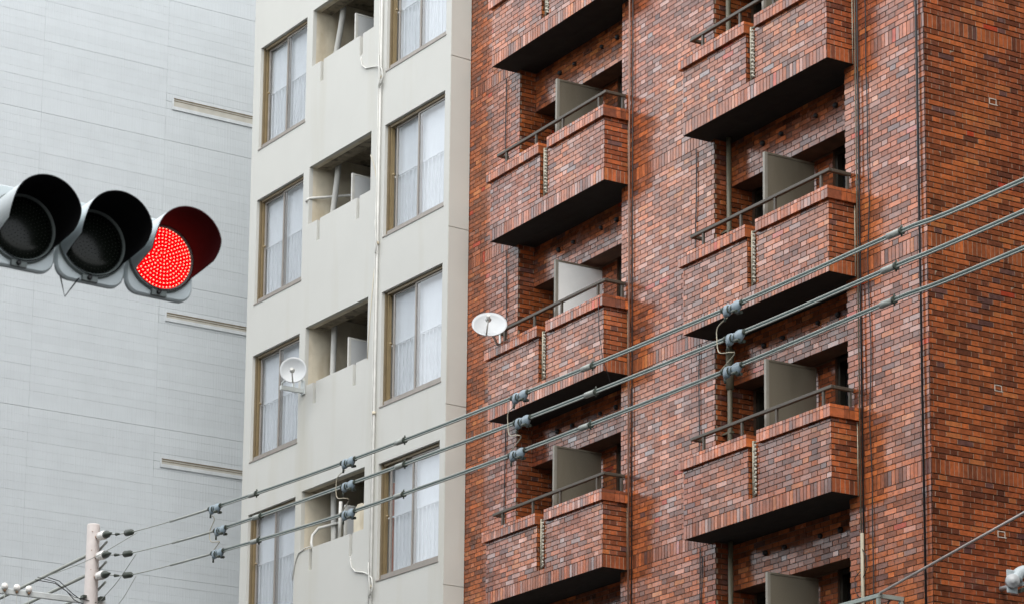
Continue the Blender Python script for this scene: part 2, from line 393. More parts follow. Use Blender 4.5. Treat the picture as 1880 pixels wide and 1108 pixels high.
def balcony(c, n):
    x0, x1, j0, j1, s0, s1, xm = (c[k] for k in ('x0', 'x1', 'j0', 'j1', 's0', 's1', 'xm'))
    z = n*H; yf = -D+TH; left = c is COLS['left']
    b = MB()      # core: floor slab and parapet walls
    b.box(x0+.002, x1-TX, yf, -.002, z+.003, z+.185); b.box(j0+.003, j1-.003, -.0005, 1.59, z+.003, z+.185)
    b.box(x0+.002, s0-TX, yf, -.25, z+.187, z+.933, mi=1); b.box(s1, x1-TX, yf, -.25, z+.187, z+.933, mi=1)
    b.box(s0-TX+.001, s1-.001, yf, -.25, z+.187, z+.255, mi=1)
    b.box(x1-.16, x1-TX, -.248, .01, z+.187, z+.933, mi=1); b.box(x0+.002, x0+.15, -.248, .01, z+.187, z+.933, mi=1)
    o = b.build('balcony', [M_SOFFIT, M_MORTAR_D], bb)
    br, mo = MB(), MB(); slot = [(s0, s1, z+.258, z+1.2)]
    sh = lambda x, zz: .98
    clad(br, mo, 'y', x0, x1, z, z+.932, -D, slot, first=.03, anchor=x0, shade=sh)
    clad(br, mo, 'x', -D+.002, -.002, z, z+.932, x1, [], first=.06, anchor=-D)
    clad(br, mo, 'x', -D+.002, -.252, z+.26, z+.932, s0, [], first=.03, anchor=-D)
    stuff(br.build('brick', M_BRICK, o)); stuff(mo.build('mortar_joint', [M_MORTAR_L, M_MORTAR_B], o))
    # coping of upright bricks with a row of small ones on top
    cp, cm = MB(), MB()
    def run(a0, a1, axis):
        k = int(round((a1-a0)/CO)); st = (a1-a0)/k
        for i in range(k):
            p0, p1 = a0+i*st, a0+(i+1)*st-.009; j = rnd.uniform(0, .003); col, col2 = tint(.12), tint(.12)
            if axis == 'x':
                cp.box(p0, p1, -D-.05+j, -.24, z+.934+j, z+1.045, col); cp.box(p0, p1, -D-.05+j, -.24, z+1.053, z+1.092, col2)
            else:
                cp.box(x1-.12, x1+.05-j, p0, p1, z+.934+j, z+1.045, col); cp.box(x1-.12, x1+.05-j, p0, p1, z+1.053, z+1.092, col2)
        if axis == 'x': cm.box(a0+.004, a1-.012, -D-.040, -.245, z+.938, z+1.086)
        else: cm.box(x1-.115, x1+.04, a0+.004, a1-.012, z+.938, z+1.086)
    run(x0-.05, s0+.03, 'x'); run(s1+.045, x1+.0509, 'x'); run(-.238, .0, 'y')
    stuff(cp.build('coping_brick', M_BRICK, o)); cm.build('coping_mortar', M_MORTAR_D, o)
    if (left and n >= 2) or (not left and n >= 1): return o
    # handrail
    r = MB(); rz = z+1.325; xl, xr = x0+.075, x1-.085
    r.box(xl, xr+.025, -.355, -.305, rz, rz+.045); r.box(xr-.025, xr+.025, -.304, -.004, rz, rz+.045); r.box(xl, xl+.05, -.304, -.16, rz, rz+.045)
    ro = bevel(r.build('handrail', M_RAIL, o), .008)
    for px in (-9.29, -8.44, -7.70, -6.74):
        q = MB(); x = px if left else px+9.627-4.527; x = x+ (.0 if left else .02)
        q.box(x-.018, x+.018, -.345, -.317, z+1.09, rz); q.build('post', M_RAIL, o)
    q = MB(); q.box(xr-.02, xr+.016, -.06, -.03, z+1.0, rz); q.build('post', M_RAIL, o)
    # partition panel between the two flats
    white = left and n == -1
    p = MB(); p.box(xm-.012, xm+.008, -.162, .60, z+.24, z+2.075)
    po = p.build('partition_panel', M_PANEL_W if white else M_PANEL, o)
    if white: po['label'] = 'white partition panel'
    f = MB(); f.box(xm-.022, xm+.022, -.21, -.164, z+.19, z+2.10)
    f.build('frame_post', M_POST, o)
    f = MB(); f.box(xm-.016, xm+.016, -.162, .60, z+2.077, z+2.103); f.build('frame_rail', M_PANEL, o)
    # slot in the parapet: pale drain pipe, short bar, knotted rope
    q = MB(); q.tube([(s0+.075, -D+.03, z+.262), (s0+.075, -D+.03, z+1.0)], .016); q.build('drain_pipe', M_PIPE_PALE, o)
    q = MB(); q.box(s0+.092, s1+.04, -D+.018, -D+.042, z+.965, z+.99); q.build('slot_bar', M_PIPE_OLIVE, o)
    q = MB(); pts = []
    for i in range(57):
        a = i/56; pts.append((s1-.036+.026*math.sin(i*1.45+n)+rnd.uniform(-.006, .006), -D-.004+.010*math.cos(i*1.45), z+.275+a*.66))
    q.tube(pts, .011, 6)
    pts = [(x2-.014*math.cos(i*.9), y2-.008, zz2) for i, (x2, y2, zz2) in enumerate(pts)]; q.tube(pts, .010, 5)
    q.build('knotted_rope', M_CHAIN, o)
    q = MB(); q.tube([(x1+.012, -.014, z), (x1+.012, -.014, z+.93)], .007, 6); q.build('sealant_bead', M_PIPE_PALE, o)
    # extractor vents under the floor above, seen on the beam
    for dx in (-.67, -.26, .49, .90):
        q = MB(); rr = .036 if abs(dx) > .5 else .03
        zz = z+2.53
        q.lathe((xm+dx, .285, zz), (0, -1, 0), [(0, rr), (.03, rr), (.045, rr*.8), (.05, .01)], 14); q.build('extractor_vent', M_BLACK, o)
    # sliding windows
    for a, bx in ((j0+.01, xm-.365), (xm+.375, j1-.01)):
        q = MB(); zz0, zz1 = z+.19, z+2.145
        q.box(a, a+.05, .66, .74, zz0, zz1); q.box(bx-.05, bx, .66, .74, zz0, zz1); q.box(a+.051, bx-.051, .66, .74, zz1-.05, zz1)
        mid = (a+bx)/2; q.box(mid-.03, mid+.03, .69, .73, zz0, zz1-.051)
        wf = q.build('window', M_BRONZE, o); q = MB(); q.box(a+.05, bx-.05, .745, .755, zz0, zz1); q.build('pane', M_DARKGLASS, o)
    if not left:
        q = MB(); q.tube([(j0+.15, .13, z+.19), (j0+.15, .13, z+2.77)], .034, 10)
        if n == -2:
            q.tube([(j0+.15, .13, z+2.05), (j0+.15, .13, z+2.60)], .055, 10)
        q.build('downpipe', M_PIPE_OLIVE, o)
        q = MB(); q.box(j0+.01, j0+.2, .10, .165, z+1.45, z+1.475); q.build('pipe_bracket', M_PIPE_OLIVE, o)
    return o
for c in COLS.values():
    for n in c['levels']: balcony(c, n)

# pipes and cables fixed to the facade
q = MB(); q.tube([(-1.245, -.034, ZB), (-1.245, -.034, 8)], .012, 8); q.build('downpipe', M_BLACK, bb)
q = MB(); q.tube([(-1.30, -.03, ZB), (-1.305, -.02, 8)], .009, 8); q.build('downpipe', M_PIPE_OLIVE, bb)
q = MB(); q.tube([(-.115, -.026, ZB), (-.112, -.026, 8)], .014, 8); q.build('conduit', M_BLACK, bb)
q = MB(); q.tube([(-6.43, -.02, ZB), (-6.43, -.02, 8)], .014, 8); q.build('downpipe', mat('brick_brown_pipe', (.26, .13, .085), .5), bb)
q = MB(); q.tube([(-6.345, -.02, ZB), (-6.345, -.02, 8)], .009, 6); q.build('conduit', M_BLACK, bb)
def wob(x, y, za, zb, amp, step=.35, seed=0):
    k = int((zb-za)/step); return [(x+amp*noise.noise((seed, i*.37, 5.)), y, za+(zb-za)*i/k) for i in range(k+1)]
for seed, (x, za, zb) in enumerate([(-1.10, -9, 8), (-4.72, -9, -5.56), (-4.74, -5.2, -2.78), (-4.80, -2.6, -.02), (-4.68, -8.0, -5.7), (-9.78, -5.3, -2.8), (-9.80, -2.5, -.01), (-9.86, .3, 2.75), (-9.84, 3.0, 5.5)]):
    q = MB(); q.tube(wob(x, -.014, za, zb, .05, seed=seed*9.1), .0075, 5); q.build('cable', M_BLACK, bb)
q = MB(); q.tube([(-6.66, -.05, 4.2), (-6.60, -.07, 3.9), (-6.56, -.04, 3.5), (-6.42, -.02, 3.05), (-6.36, -.02, 2.9)], .006, 5); q.build('cable', M_BLACK, bb)
q = MB(); q.tube([(-6.52, -.47, -1.72), (-6.50, -.47, -2.2), (-6.45, -.44, -2.6), (-6.36, -.36, -2.98)], .006, 5); q.build('cable', M_BLACK, bb)
# clamp on the cable low on the wall
q = MB(); q.tube([(-1.245, -.06, -6.05), (-1.245, -.06, -7.6)], .022, 8); q.build('cable_clamp', M_PIPE_PALE, bb)
q = MB(); q.tube([(-1.23, -.07, -6.25), (-1.14, -.08, -6.35), (-1.13, -.08, -6.5), (-1.22, -.07, -6.6)], .006, 5); q.tube([(-1.26, -.07, -6.5), (-1.37, -.08, -6.58), (-1.36, -.08, -6.75), (-1.27, -.07, -6.88)], .006, 5); q.build('cable', M_BLACK, bb)
# square patches outlined in pale mortar on the side wall
for yy, zz in ((1.062, -.737), (1.046, -4.367), (1.045, -6.165)):
    q = MB(); a, h, t = .058, .04, .010
    q.box(.0, .006, yy-a, yy+a, zz+h-t, zz+h); q.box(.0, .006, yy-a, yy+a+.02, zz-h, zz-h+t); q.box(.0, .006, yy-a, yy-a+t, zz-h+t+.001, zz+h-t-.001); q.box(.0, .006, yy+a-t, yy+a, zz-h+t+.001, zz+h-t-.001)
    q.build('mortar_patch', mat('patch_mortar', (.6, .52, .44), .9) if 'patch_mortar' not in MATS else MATS['patch_mortar'], bb)
# steel railing at the bottom of the frame
q = MB(); RZ = -6.95
q.box(-4.6, -.54, -.392, -.342, RZ-.05, RZ)
rl = bevel(q.build('steel_railing', M_METALRAIL, bb), .004)
q = MB(); q.box(-.59, -.541, -.341, -.004, RZ-.05, RZ-.001); q.build('return_rail', M_METALRAIL, rl)
q = MB(); q.box(-4.6, -.60, -.380, -.352, RZ-.17, RZ-.15); q.build('lower_rail', M_METALRAIL, rl)
t = MB(); t.box(-.012, .012, -.378, -.354, RZ-1.1, RZ-.172); bal = None
for i in range(24):
    if bal is None: bal = t.build('baluster', M_METALRAIL, rl); o = bal
    else: o = link_copy(bal, rl)
    o.location = (-.72-i*.12, 0, 0)
q = MB(); q.box(-.585, -.545, -.386, -.348, RZ-1.1, RZ-.051); q.box(-.585, -.545, -.05, -.012, RZ-1.1, RZ-.051); q.build('post', M_METALRAIL, rl)
q = MB(); q.tube([(-.565, -.2, RZ-.06), (-.565, -.24, RZ-.12), (-.565, -.17, RZ-.2)], .012, 6); q.build('hook', M_BLACK, rl)

# ------------------------------------------------------------------ cream building (local: x along the front, y inward)
PHI = .0495; HC = 2.822
cb = empty('cream_apartment_building', 'narrow cream rendered apartment block with sliding windows and small balconies', 'building', (-10.99, -.38, 0), PHI)
def grid_wall(mb, xs, zs, hole, y0, y1, front=True, back=True, mi=0, mi_side=0):
    nx, nz = len(xs)-1, len(zs)-1
    S = lambda i, k: 0 <= i < nx and 0 <= k < nz and not hole((xs[i]+xs[i+1])/2, (zs[k]+zs[k+1])/2)
    for i in range(nx):
        for k in range(nz):
            if not S(i, k): continue
            a, b, c, d = xs[i], xs[i+1], zs[k], zs[k+1]
            if front: mb.face([(a, y0, c), (b, y0, c), (b, y0, d), (a, y0, d)], mi=mi)
            if back: mb.face([(b, y1, c), (a, y1, c), (a, y1, d), (b, y1, d)], mi=mi)
            if not S(i-1, k): mb.face([(a, y1, c), (a, y0, c), (a, y0, d), (a, y1, d)], mi=mi_side)
            if not S(i+1, k): mb.face([(b, y0, c), (b, y1, c), (b, y1, d), (b, y0, d)], mi=mi_side)
            if not S(i, k-1): mb.face([(a, y1, c), (b, y1, c), (b, y0, c), (a, y0, c)], mi=mi_side)
            if not S(i, k+1): mb.face([(a, y0, d), (b, y0, d), (b, y1, d), (a, y1, d)], mi=mi_side)
W1, W2, OP = (-6.25, -4.60), (-1.93, -.12), (-4.40, -2.36)
GR = [(-4.10, -4.00), (-2.80, -2.70)]
WT, WB, OT, OB = .105, -1.785, .15, -.87
KS = range(-3, 4)
xs = [-6.5, W1[0], W1[1], OP[0], GR[0][0], GR[0][1], GR[1][0], GR[1][1], OP[1], W2[0], W2[1], .02]
zs = {GZ, 11.}
for k in KS: zs |= {WT+k*HC, WB+k*HC, OT+k*HC, OB+k*HC, OB-.37+k*HC}
zs = sorted(zs)
def hole_c(u, z, groove):
    for k in KS:
        zz = z-k*HC
        if (W1[0] < u < W1[1] or W2[0] < u < W2[1]) and WB < zz < WT: return True
        if OP[0] < u < OP[1] and OB < zz < OT: return True
        if groove and any(a < u < b for a, b in GR) and OB-.37 < zz < OB: return True
    return False
w = MB()
grid_wall(w, xs, zs, lambda u, z: hole_c(u, z, True), 0, .07, back=False)
grid_wall(w, xs, zs, lambda u, z: hole_c(u, z, False), .071, .15, mi_side=1)
for k in KS:      # floors and cross walls behind the front
    zf = k*HC
    w.box(W1[0]-.1, W1[1]+.02, .152, 2.0, WT+zf+.002, WB+zf+HC-.002); w.box(W2[0]-.02, W2[1]+.02, .152, 2.0, WT+zf+.002, WB+zf+HC-.002)
w.box(-6.49, W1[0]-.001, .152, 2.0, GZ, 11); w.box(W1[1]+.001, OP[0]-.001, .152, 2.0, GZ, 11, mi=1)
w.box(OP[1]+.001, W2[0]-.001, .152, 2.0, GZ, 11); w.box(W2[1]+.001, .019, .152, 2.0, GZ, 11); w.box(-6.5, .02, 2.001, 12, GZ, 11)
cw = w.build('wall', [M_CREAM, M_CREAM_IN], cb)
# return wall in storey-high slabs with open joints
jz = [-7.82, -5.0, -2.18, .655, 3.456, 6.28, 9.1]
for a, b in zip(jz[:-1], jz[1:]):
    q = MB(); q.box(.021, .035, .003, .372, a+.006, b-.006); q.build('wall_slab', M_CREAM_LIFT, cw)

def window(u0, u1, k, kind):
    zt, zb = WT+k*HC, WB+k*HC; um = u0+(u1-u0)*.505
    q = MB()     # outer frame with tracks
    q.box(u0+.002, u0+.042, .055, .149, zb+.002, zt-.002, mi=0); q.box(u0+.051, u0+.075, .085, .149, zb+.002, zt-.002, mi=1)
    q.box(u1-.04, u1-.002, .075, .149, zb+.002, zt-.002, mi=2)
    q.box(u0+.076, u1-.041, .06, .149, zt-.05, zt-.002, mi=0); q.box(u0+.076, u1-.041, .03, .149, zb+.002, zb+.075, mi=2)
    f = q.build('window', [M_GOLD_D, M_GOLD, M_SASH], cb)
    q = MB(); q.box(u0-.01, u1+.01, -.012, .054, zb-.02, zb+.0005); q.build('sill', M_SASH, f)
    for s, (a, b, y) in enumerate(((u0+.18 if kind else u0+.10, um+.03, .115), (um-.03, u1-.045, .085))):
        q = MB(); q.box(a, a+.032, y, y+.028, zb+.078, zt-.053); q.box(b-.032, b, y, y+.028, zb+.078, zt-.053)
        q.box(a+.033, b-.033, y, y+.028, zb+.078, zb+.115); q.box(a+.033, b-.033, y, y+.028, zt-.08, zt-.053)
        q.build('sash', M_SASH if s else [M_SASH], f)
        q = MB(); q.box(a+.033, b-.033, y+.011, y+.016, zb+.116, zt-.081); q.build('pane', M_GLASS, f)
    q = MB()     # pleated curtain with an open gap at the left jamb
    n = 150; y = .196; prev = None
    for i in range(n+1):
        uu = u0+(.19 if kind == 2 else .05)+(u1-u0-.06-(.19 if kind == 2 else .05))*i/n
        p = (uu, y+.0007*math.sin(i*1.15+k)+.002*math.sin(i*.37+2*k))
        if prev: q.face([(prev[0], prev[1], zb+.03), (p[0], p[1], zb+.03), (p[0], p[1], zt+.02), (prev[0], prev[1], zt+.02)], smooth=True)
        prev = p
    q.build('curtain', M_CURTAIN, f)
    q = MB()     # white guard rail with bars just inside the glass
    zr = zb+1.0; q.box(u0+.08, u1-.05, .150, .168, zr, zr+.022); q.box(u0+.08, u1-.05, .151, .167, zb+.10, zb+.125)
    i = 0
    while u0+.17+i*.115 < u1-.06:
        uu = u0+.17+i*.115; q.box(uu-.007, uu+.007, .152, .166, zb+.126, zr-.001); i += 1
    stuff(q.build('guard_rail', M_WHITE, f)) if False else q.build('guard_rail', M_CURTAIN, f)
    if kind == 2:
        q = MB(); q.face([(u0+.085, .20, zb+.05), (u0+.155, .22, zb+.05), (u0+.15, .22, zt-.3), (u0+.10, .20, zt-.3)]); q.build('rust_curtain', M_CURTAIN_R, f)
    q = MB(); q.lathe((u0+.16, .10, zb+1.02), (0, -1, 0), [(0, .022), (.03, .022), (.034, .012)], 10); q.build('latch', M_GOLD, f)
for k in range(-3, 4):
    if -2 <= k <= 2: pass
    else: continue
    window(*W1, k, 0)
    window(*W2, k, 2 if k == -1 else 1)

def loggia(k):
    zt, zb = OT+k*HC, OB+k*HC; a, b = OP
    q = MB(); q.box(a+.001, b-.001, .151, .36, zt+.001, zt+.25); q.box(a+.001, b-.001, .361, 2.0, zt+.25, zt+.40)
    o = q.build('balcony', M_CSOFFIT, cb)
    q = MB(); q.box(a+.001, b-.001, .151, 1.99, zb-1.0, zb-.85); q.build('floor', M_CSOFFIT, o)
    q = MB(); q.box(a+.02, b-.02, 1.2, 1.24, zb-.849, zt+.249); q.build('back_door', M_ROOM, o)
    q = MB()     # partition between the flats
    up = -3.23; q.box(up-.012, up+.012, .20, 1.19, zb-.6, zt-.46); q.build('partition_panel', M_WHITE, o)
    q = MB(); q.box(up-.02, up+.02, .15+.003, .198, zb-.6, zt-.43); q.box(up-.016, up+.016, .20, 1.19, zt-.458, zt-.43); q.build('partition_frame', M_CPIPE, o)
    lean = {1: (-4.30, -4.14), 2: (-4.34, -4.10), 0: (-4.15, -4.13), -1: (-3.98, -4.02)}.get(k, (-4.1, -4.1))
    d = (lean[1]-lean[0])/.75
    q = MB(); q.tube([(lean[0]-d*.3, .40, zb-.2), (lean[0], .40, zb+.1), (lean[1], .40, zb+.86), (lean[1]+d*.2, .40, zt+.24)], .052, 10); q.build('drain_pipe', M_CPIPE, o)
    if k == 1:
        q = MB(); q.tube([(-4.46, -.03, zb+.42), (-4.40, .02, zb+.47), (-4.33, .2, zb+.50), (-4.2, .5, zb+.55), (-3.9, .95, zb+.6), (-3.3, 1.1, zb+.62)], .024, 8); q.build('hose', M_CPIPE, o)
    if k == -1:
        q = MB(); q.tube([(-4.02, .02, zb-.02), (-4.10, .04, zb+.10), (-4.14, .08, zb+.24), (-4.08, .16, zb+.36), (-3.9, .40, zb+.44), (-3.7, .8, zb+.52)], .024, 8); q.build('hose', M_CPIPE, o)
        q = MB(); q.tube([(-4.62, -.012, zb-.45), (-4.55, -.012, zb-.18), (-4.44, -.012, zb-.02), (-4.2, -.012, zb+.02), (-4.04, -.012, zb+.02)], .010, 6); q.build('cable', M_CPIPE, o)
        q = MB(); pr = [(-2.74, .0), (-2.74, .30), (-2.70, .40), (-2.62, .46), (-2.5, .46), (-2.42, .40), (-2.38, .30), (-2.38, .0)]
        q.face([(u, .04, zb+z2) for u, z2 in pr]); q.face([(u, .075, zb+z2) for u, z2 in reversed(pr)])
        for (u, z2), (u3, z3) in zip(pr, pr[1:]): q.face([(u, .04, zb+z2), (u, .075, zb+z2), (u3, .075, zb+z3), (u3, .04, zb+z3)])
        q.build('rounded_board', M_CREAM_IN, o)
        q = MB(); q.tube([(-3.22, .06, zb), (-3.20, .06, zb+.62)], .03, 8); q.build('standpipe', M_CPIPE, o)
for k in range(-2, 3): loggia(k)

# riser pipe with couplings and the loops of cable that leave it
q = MB(); q.tube([(-2.05, -.032, GZ), (-2.05, -.032, 9)], .020, 10); rp = q.build('riser_pipe', M_CPIPE, cb)
q = MB(); q.tube([(-2.13, -.02, GZ), (-2.13, -.02, 9)], .014, 6); q.build('riser_pipe', M_CPIPE, cb)
for k in range(-2, 3):
    zz = .93+k*HC
    q = MB(); q.tube([(-2.05, -.035, zz), (-2.05, -.035, zz+.05)], .03, 10); q.build('coupling', M_CREAM_IN, cb)
    q = MB()
    if k in (2, -1):
        zg = OB-.37+k*HC
        pts = [(x, y, zg+z) for x, y, z in ((-2.75, .03, .03), (-2.74, -.01, -.08), (-2.68, -.016, -.2), (-2.56, -.018, -.29), (-2.3, -.018, -.35), (-2.1, -.05, -.42), (-1.98, -.055, -.50), (-1.95, -.055, -.64), (-1.98, -.055, -.74), (-2.05, -.05, -.76))]
    else:
        z0 = .80+k*HC; pts = [(-2.10, -.05, z0+.55), (-2.04, -.085, z0+.45), (-1.99, -.085, z0+.1), (-2.02, -.08, z0), (-2.05, -.06, z0-.02)]
    q.tube(pts, .013, 6); q.build('cable_loop', M_CPIPE, cb)
q = MB(); q.tube([(-2.36, -.012, 2.55), (-2.28, -.012, 2.42), (-2.2, -.012, 2.25), (-2.14, -.015, 2.0), (-2.13, -.02, 1.6)], .006, 5); q.build('cable', M_CREAM_IN, cb)
q = MB(); q.tube([(-2.16, -.012, .6), (-2.28, -.012, -.3), (-2.33, -.012, -.9)], .006, 5); q.build('cable', M_CREAM_IN, cb)

# ------------------------------------------------------------------ grey building (local: face at x = 0, y along the wall)
gb = empty('pale_grey_building', 'pale grey windowless side wall of boarded building with three slot windows', 'building', (-22, 0, 0), .022)
q = MB(); q.box(-9, -.02, -7.0, 12, GZ, 13); gw = q.build('wall', M_GAP, gb)
VJ = [-5.51, -2.97, -.43, 2.11]; BH = 2.85/18
GWIN = [(6.535, .155), (2.245, .09), (-.612, .09)]
def board_mesh(w_): t = MB(); t.box(-.0195, 0, .0012, w_-.0012, .0009, BH-.0009, skip='l'); return t.mesh('board', M_GREY)
bm = board_mesh(2.54)
for ci in range(3):
    for r in range(-16, 80):
        z0 = -2.89+r*BH+(.002 if r % 18 == 0 else 0)
        pass
        sh = .50*(1+rnd.uniform(-.018, .018)); c = (sh, sh*1.055, sh*1.085, 1)
        cut = [wz for wz in GWIN if ci == 2 and z0 < wz[0]+.045 and z0+BH > wz[0]-wz[1]-.082]
        if cut:
            wz = cut[0]; t = MB(); hi, lo = wz[0]+.046, wz[0]-wz[1]-.083
            t.box(-.0195, 0, .004, .43-.30, .003, BH-.003, skip='l')
            if hi < z0+BH-.008: t.box(-.0195, 0, .1301, 2.536, max(.003, hi-z0), BH-.003, skip='l')
            if lo > z0+.008: t.box(-.0195, 0, .1301, 2.536, .003, min(BH-.003, lo-z0), skip='l')
            me = t.mesh('board', M_GREY)
        else: me = bm
        o = bpy.data.objects.new('board', me); COL.objects.link(o); o.parent = gw
        o.location = (rnd.uniform(-.0015, .0015), VJ[ci], z0); o.color = c
        if r % 18 == 17: o.scale = (1, 1, .985)
t = MB()
for r in range(-16, 80): t.box(-.0195, 0, -6.99, -5.51-.004, -2.89+r*BH+.003, -2.89+(r+1)*BH-.003)
for r in range(-78, -16): t.box(-.0195, 0, -6.99, 11.9, -2.89+r*BH+.003, -2.89+(r+1)*BH-.003)
t.box(-.0195, 0, 2.114, 11.9, -5.4, 12)
stuff(t.build('board', M_GREY_A, gw))
for wz, wh in GWIN:
    y0, y1 = -.43+.1302, 2.10; q = MB()
    q.box(-.019, .006, y0, y1, wz+.002, wz+.045); q.box(-.019, .02, y0, y1, wz-wh-.082, wz-wh-.015)
    q.box(-.019, .012, y0, y0+.030, wz-wh-.0149, wz+.0019)
    f = q.build('slot_window', M_SLOT, gb)
    q = MB(); q.box(-.0195, -.006, y0+.031, y1, wz-wh-.014, wz+.001); q.build('pane', M_BEIGE, f)
    q = MB(); q.box(-.0055, .002, y0+.031, y1, wz-.045, wz-.03); q.build('track', M_BEIGE, f)
    q = MB(); q.box(-.0055, .006, y0+.031, y1, wz-.012, wz+.0008); q.box(-.0055, -.001, y0+.031, y1, wz-.055, wz-.0455); q.build('gasket', M_GOLD_D, f)

# ------------------------------------------------------------------ unseen blocks added across the two streets to dim low sky and brick reflections
for nm, lab, (x0, x1, y0, y1, zt) in (('unseen_side_block', 'unseen dark block added across the side street to dim the brick reflections', (10.5, 34, -2.5, 42, 15)),
                                      ('unseen_left_block', 'unseen dark block added across the main street to dim low reflections', (-95, -38, -52, -30, 5)), ('unseen_street_block', 'unseen dark block added straight across the main street to screen low sky', (-37, 32, -50, -29, 5))):
    e = empty(nm, lab, 'building', (x0, y0, GZ)); q = MB(); q.box(0, x1-x0, 0, y1-y0, 0, zt-GZ); q.box(-.2, x1-x0+.2, -.2, y1-y0+.2, zt-GZ+.01, zt-GZ+.5); wl = q.build('wall', M_NEIGH, e)
    t = MB(); t.box(-.05, .05, 0, 1.8, 0, 1.5); me = t.mesh('window', M_DARKGLASS)
    for i in range(int((y1-y0)/3.2) if nm != 'unseen_street_block' else 0):
        for k in range(int((zt-GZ)/3)):
            o = bpy.data.objects.new('window', me); COL.objects.link(o); o.parent = e; o.location = (0 if x0 > 0 else x1-x0, .8+i*3.2, .9+k*3)
    if nm == 'unseen_street_block':
        for i in range(20):
            for k in range(6):
                o = bpy.data.objects.new('window', me); COL.objects.link(o); o.parent = e; o.rotation_euler = (0, 0, math.pi/2); o.location = (3+i*3.2, y1-y0, .9+k*3)

# ------------------------------------------------------------------ traffic light
TL = Vector((12.805, -15.353, -9.386)); SP = .351
tl = empty('traffic_light', 'horizontal three-lamp traffic light showing a red light, pale grey housing', 'traffic light', tuple(TL)); tl.rotation_euler = (-.025, 0, 0)
red_hood = None
for i in range(3):
    yc = -i*SP
    q = MB(); x0, x1, hw, hh = -.16, -.015, SP/2-.003, .195     # module with rounded corners
    rr = .07; prof = []
    for cy, cz, a0 in ((hw-rr, hh-rr, 0), (-hw+rr, hh-rr, 90), (-hw+rr, -hh+rr, 180), (hw-rr, -hh+rr, 270)):
        for s in range(7):
            an = math.radians(a0+s*15); prof.append((cy+rr*math.cos(an), cz+rr*math.sin(an)))
    for (xa, sa), (xb, sb) in zip(((x0-.02, .60), (x0+.03, .74), (x1-.035, .985), (x1-.012, .985), (x1, .95)), ((x0+.03, .74), (x1-.035, .985), (x1-.012, .985), (x1, .95), (x1, .95))):
        for (ya, za), (yb, zb) in zip(prof, prof[1:]+prof[:1]):
            if (xa, sa) != (xb, sb): q.face([(xa, yc+ya*sa, za*sa), (xb, yc+ya*sb, za*sb), (xb, yc+yb*sb, zb*sb), (xa, yc+yb*sa, zb*sa)], smooth=False)
    q.face([(x1, yc+y*.95, z*.95) for y, z in reversed(prof)][::-1]); q.face([(x0-.02, yc+y*.60, z*.60) for y, z in prof][::-1])
    h = q.build('housing', M_HOUSING, tl)
    q = MB(); q.lathe((-.014, yc, 0), (1, 0, 0), [(0, .172), (.012, .172), (.014, .160), (.014, .152), (.0, .151)], 40); q.build('bezel', M_RIM, tl)
    lit = i == 0
    q = MB(); q.lathe((-.012, yc, 0), (1, 0, 0), [(0, .150), (.008, .146), (.018, .11), (.023, .05), (.0235, .004)], 36)
    ln = q.build('lens', M_RED if lit else M_LENS, tl)
    q = MB(); step = .0165                                      # LED grid under the lens
    rings = 9
    for k in range(rings):
        rad = .002+k*.0178; nn = max(1, int(round(2*math.pi*rad/.0178)))
        for j in range(nn):
            an = 2*math.pi*(j+.5*(k % 2))/nn; y, z = rad*math.cos(an), rad*math.sin(an)
            if rad > .147: continue
            x = -.0125+float(next(a0_+(a1_-a0_)*(rad-r0_)/(r1_-r0_) for (r0_, a0_), (r1_, a1_) in (((0, .0235), (.05, .023)), ((.05, .023), (.11, .018)), ((.11, .018), (.146, .008)), ((.146, .008), (.2, .0))) if rad <= r1_))
            q.lathe((x, yc+y, z), (1, 0, 0), [(0, .0023), (.003, .0018), (.0042, .0007)], 6)
    stuff(q.build('led', M_LED if lit else M_DARKLED, tl))
    # hood: cut tube, open underneath, tilted slightly down
    q = MB(); nA = 120; Lh = .318; r0, r1 = .160, .165
    def hp(an, s, r):
        dg = abs(math.degrees(an)); dep = Lh*(1 if dg < 75 else 1-.22*((dg-75)/33)**1.6 if dg < 108 else .78-.72*min(1, (dg-108)/14))      # an = 0 at the top
        x = -.004+dep*s; return (x, yc+r*math.sin(an), r*math.cos(an)-x*.025)
    A0 = [math.radians(-180+360*k/nA) for k in range(nA+1)]
    for a, b in zip(A0[:-1], A0[1:]):
        for s0, s1 in ((0, .5), (.5, 1)):
            q.face([hp(a, s0, r1), hp(a, s1, r1), hp(b, s1, r1), hp(b, s0, r1)], mi=0, smooth=True)
            q.face([hp(b, s0, r0), hp(b, s1, r0), hp(a, s1, r0), hp(a, s0, r0)], mi=1, smooth=True)
        q.face([hp(a, 1, r1), hp(a, 1, r0), hp(b, 1, r0), hp(b, 1, r1)], mi=1)
    q.build('hood', [M_HOUSING, M_HOOD_GLOW if lit else M_HOOD], tl)
    q = MB(); q.box(-.014, .006, yc-.045, yc+.03, -.192, -.160); lt = q.build('latch', M_RIM, tl)
    q = MB(); q.lathe((.006, yc-.012, -.177), (1, 0, 0), [(0, .012), (.012, .010), (.013, .004)], 10); q.build('latch_knob', M_BLACK, tl)
q = MB(); q.tube([(-.02, -SP*1.5+.03, -.19), (.0, -SP*1.5+.05, -.29), (.01, -SP*1.5+.11, -.19)], .004, 5); q.build('wire_tie', M_BLACK, tl)
q = MB(); q.tube([(-.12, .05, .0), (-.26, .05, .0)], .04, 10); q.tube([(-.26, .14, 0), (-.26, -3.2, 0)], .045, 12); q.build('mounting_arm', M_STEELPALE, tl)
q = MB(); q.tube([(-.26, -3.2, GZ-TL.z), (-.26, -3.2, .8)], [.12, .09], 16); q.build('post', M_STEELPALE, tl)

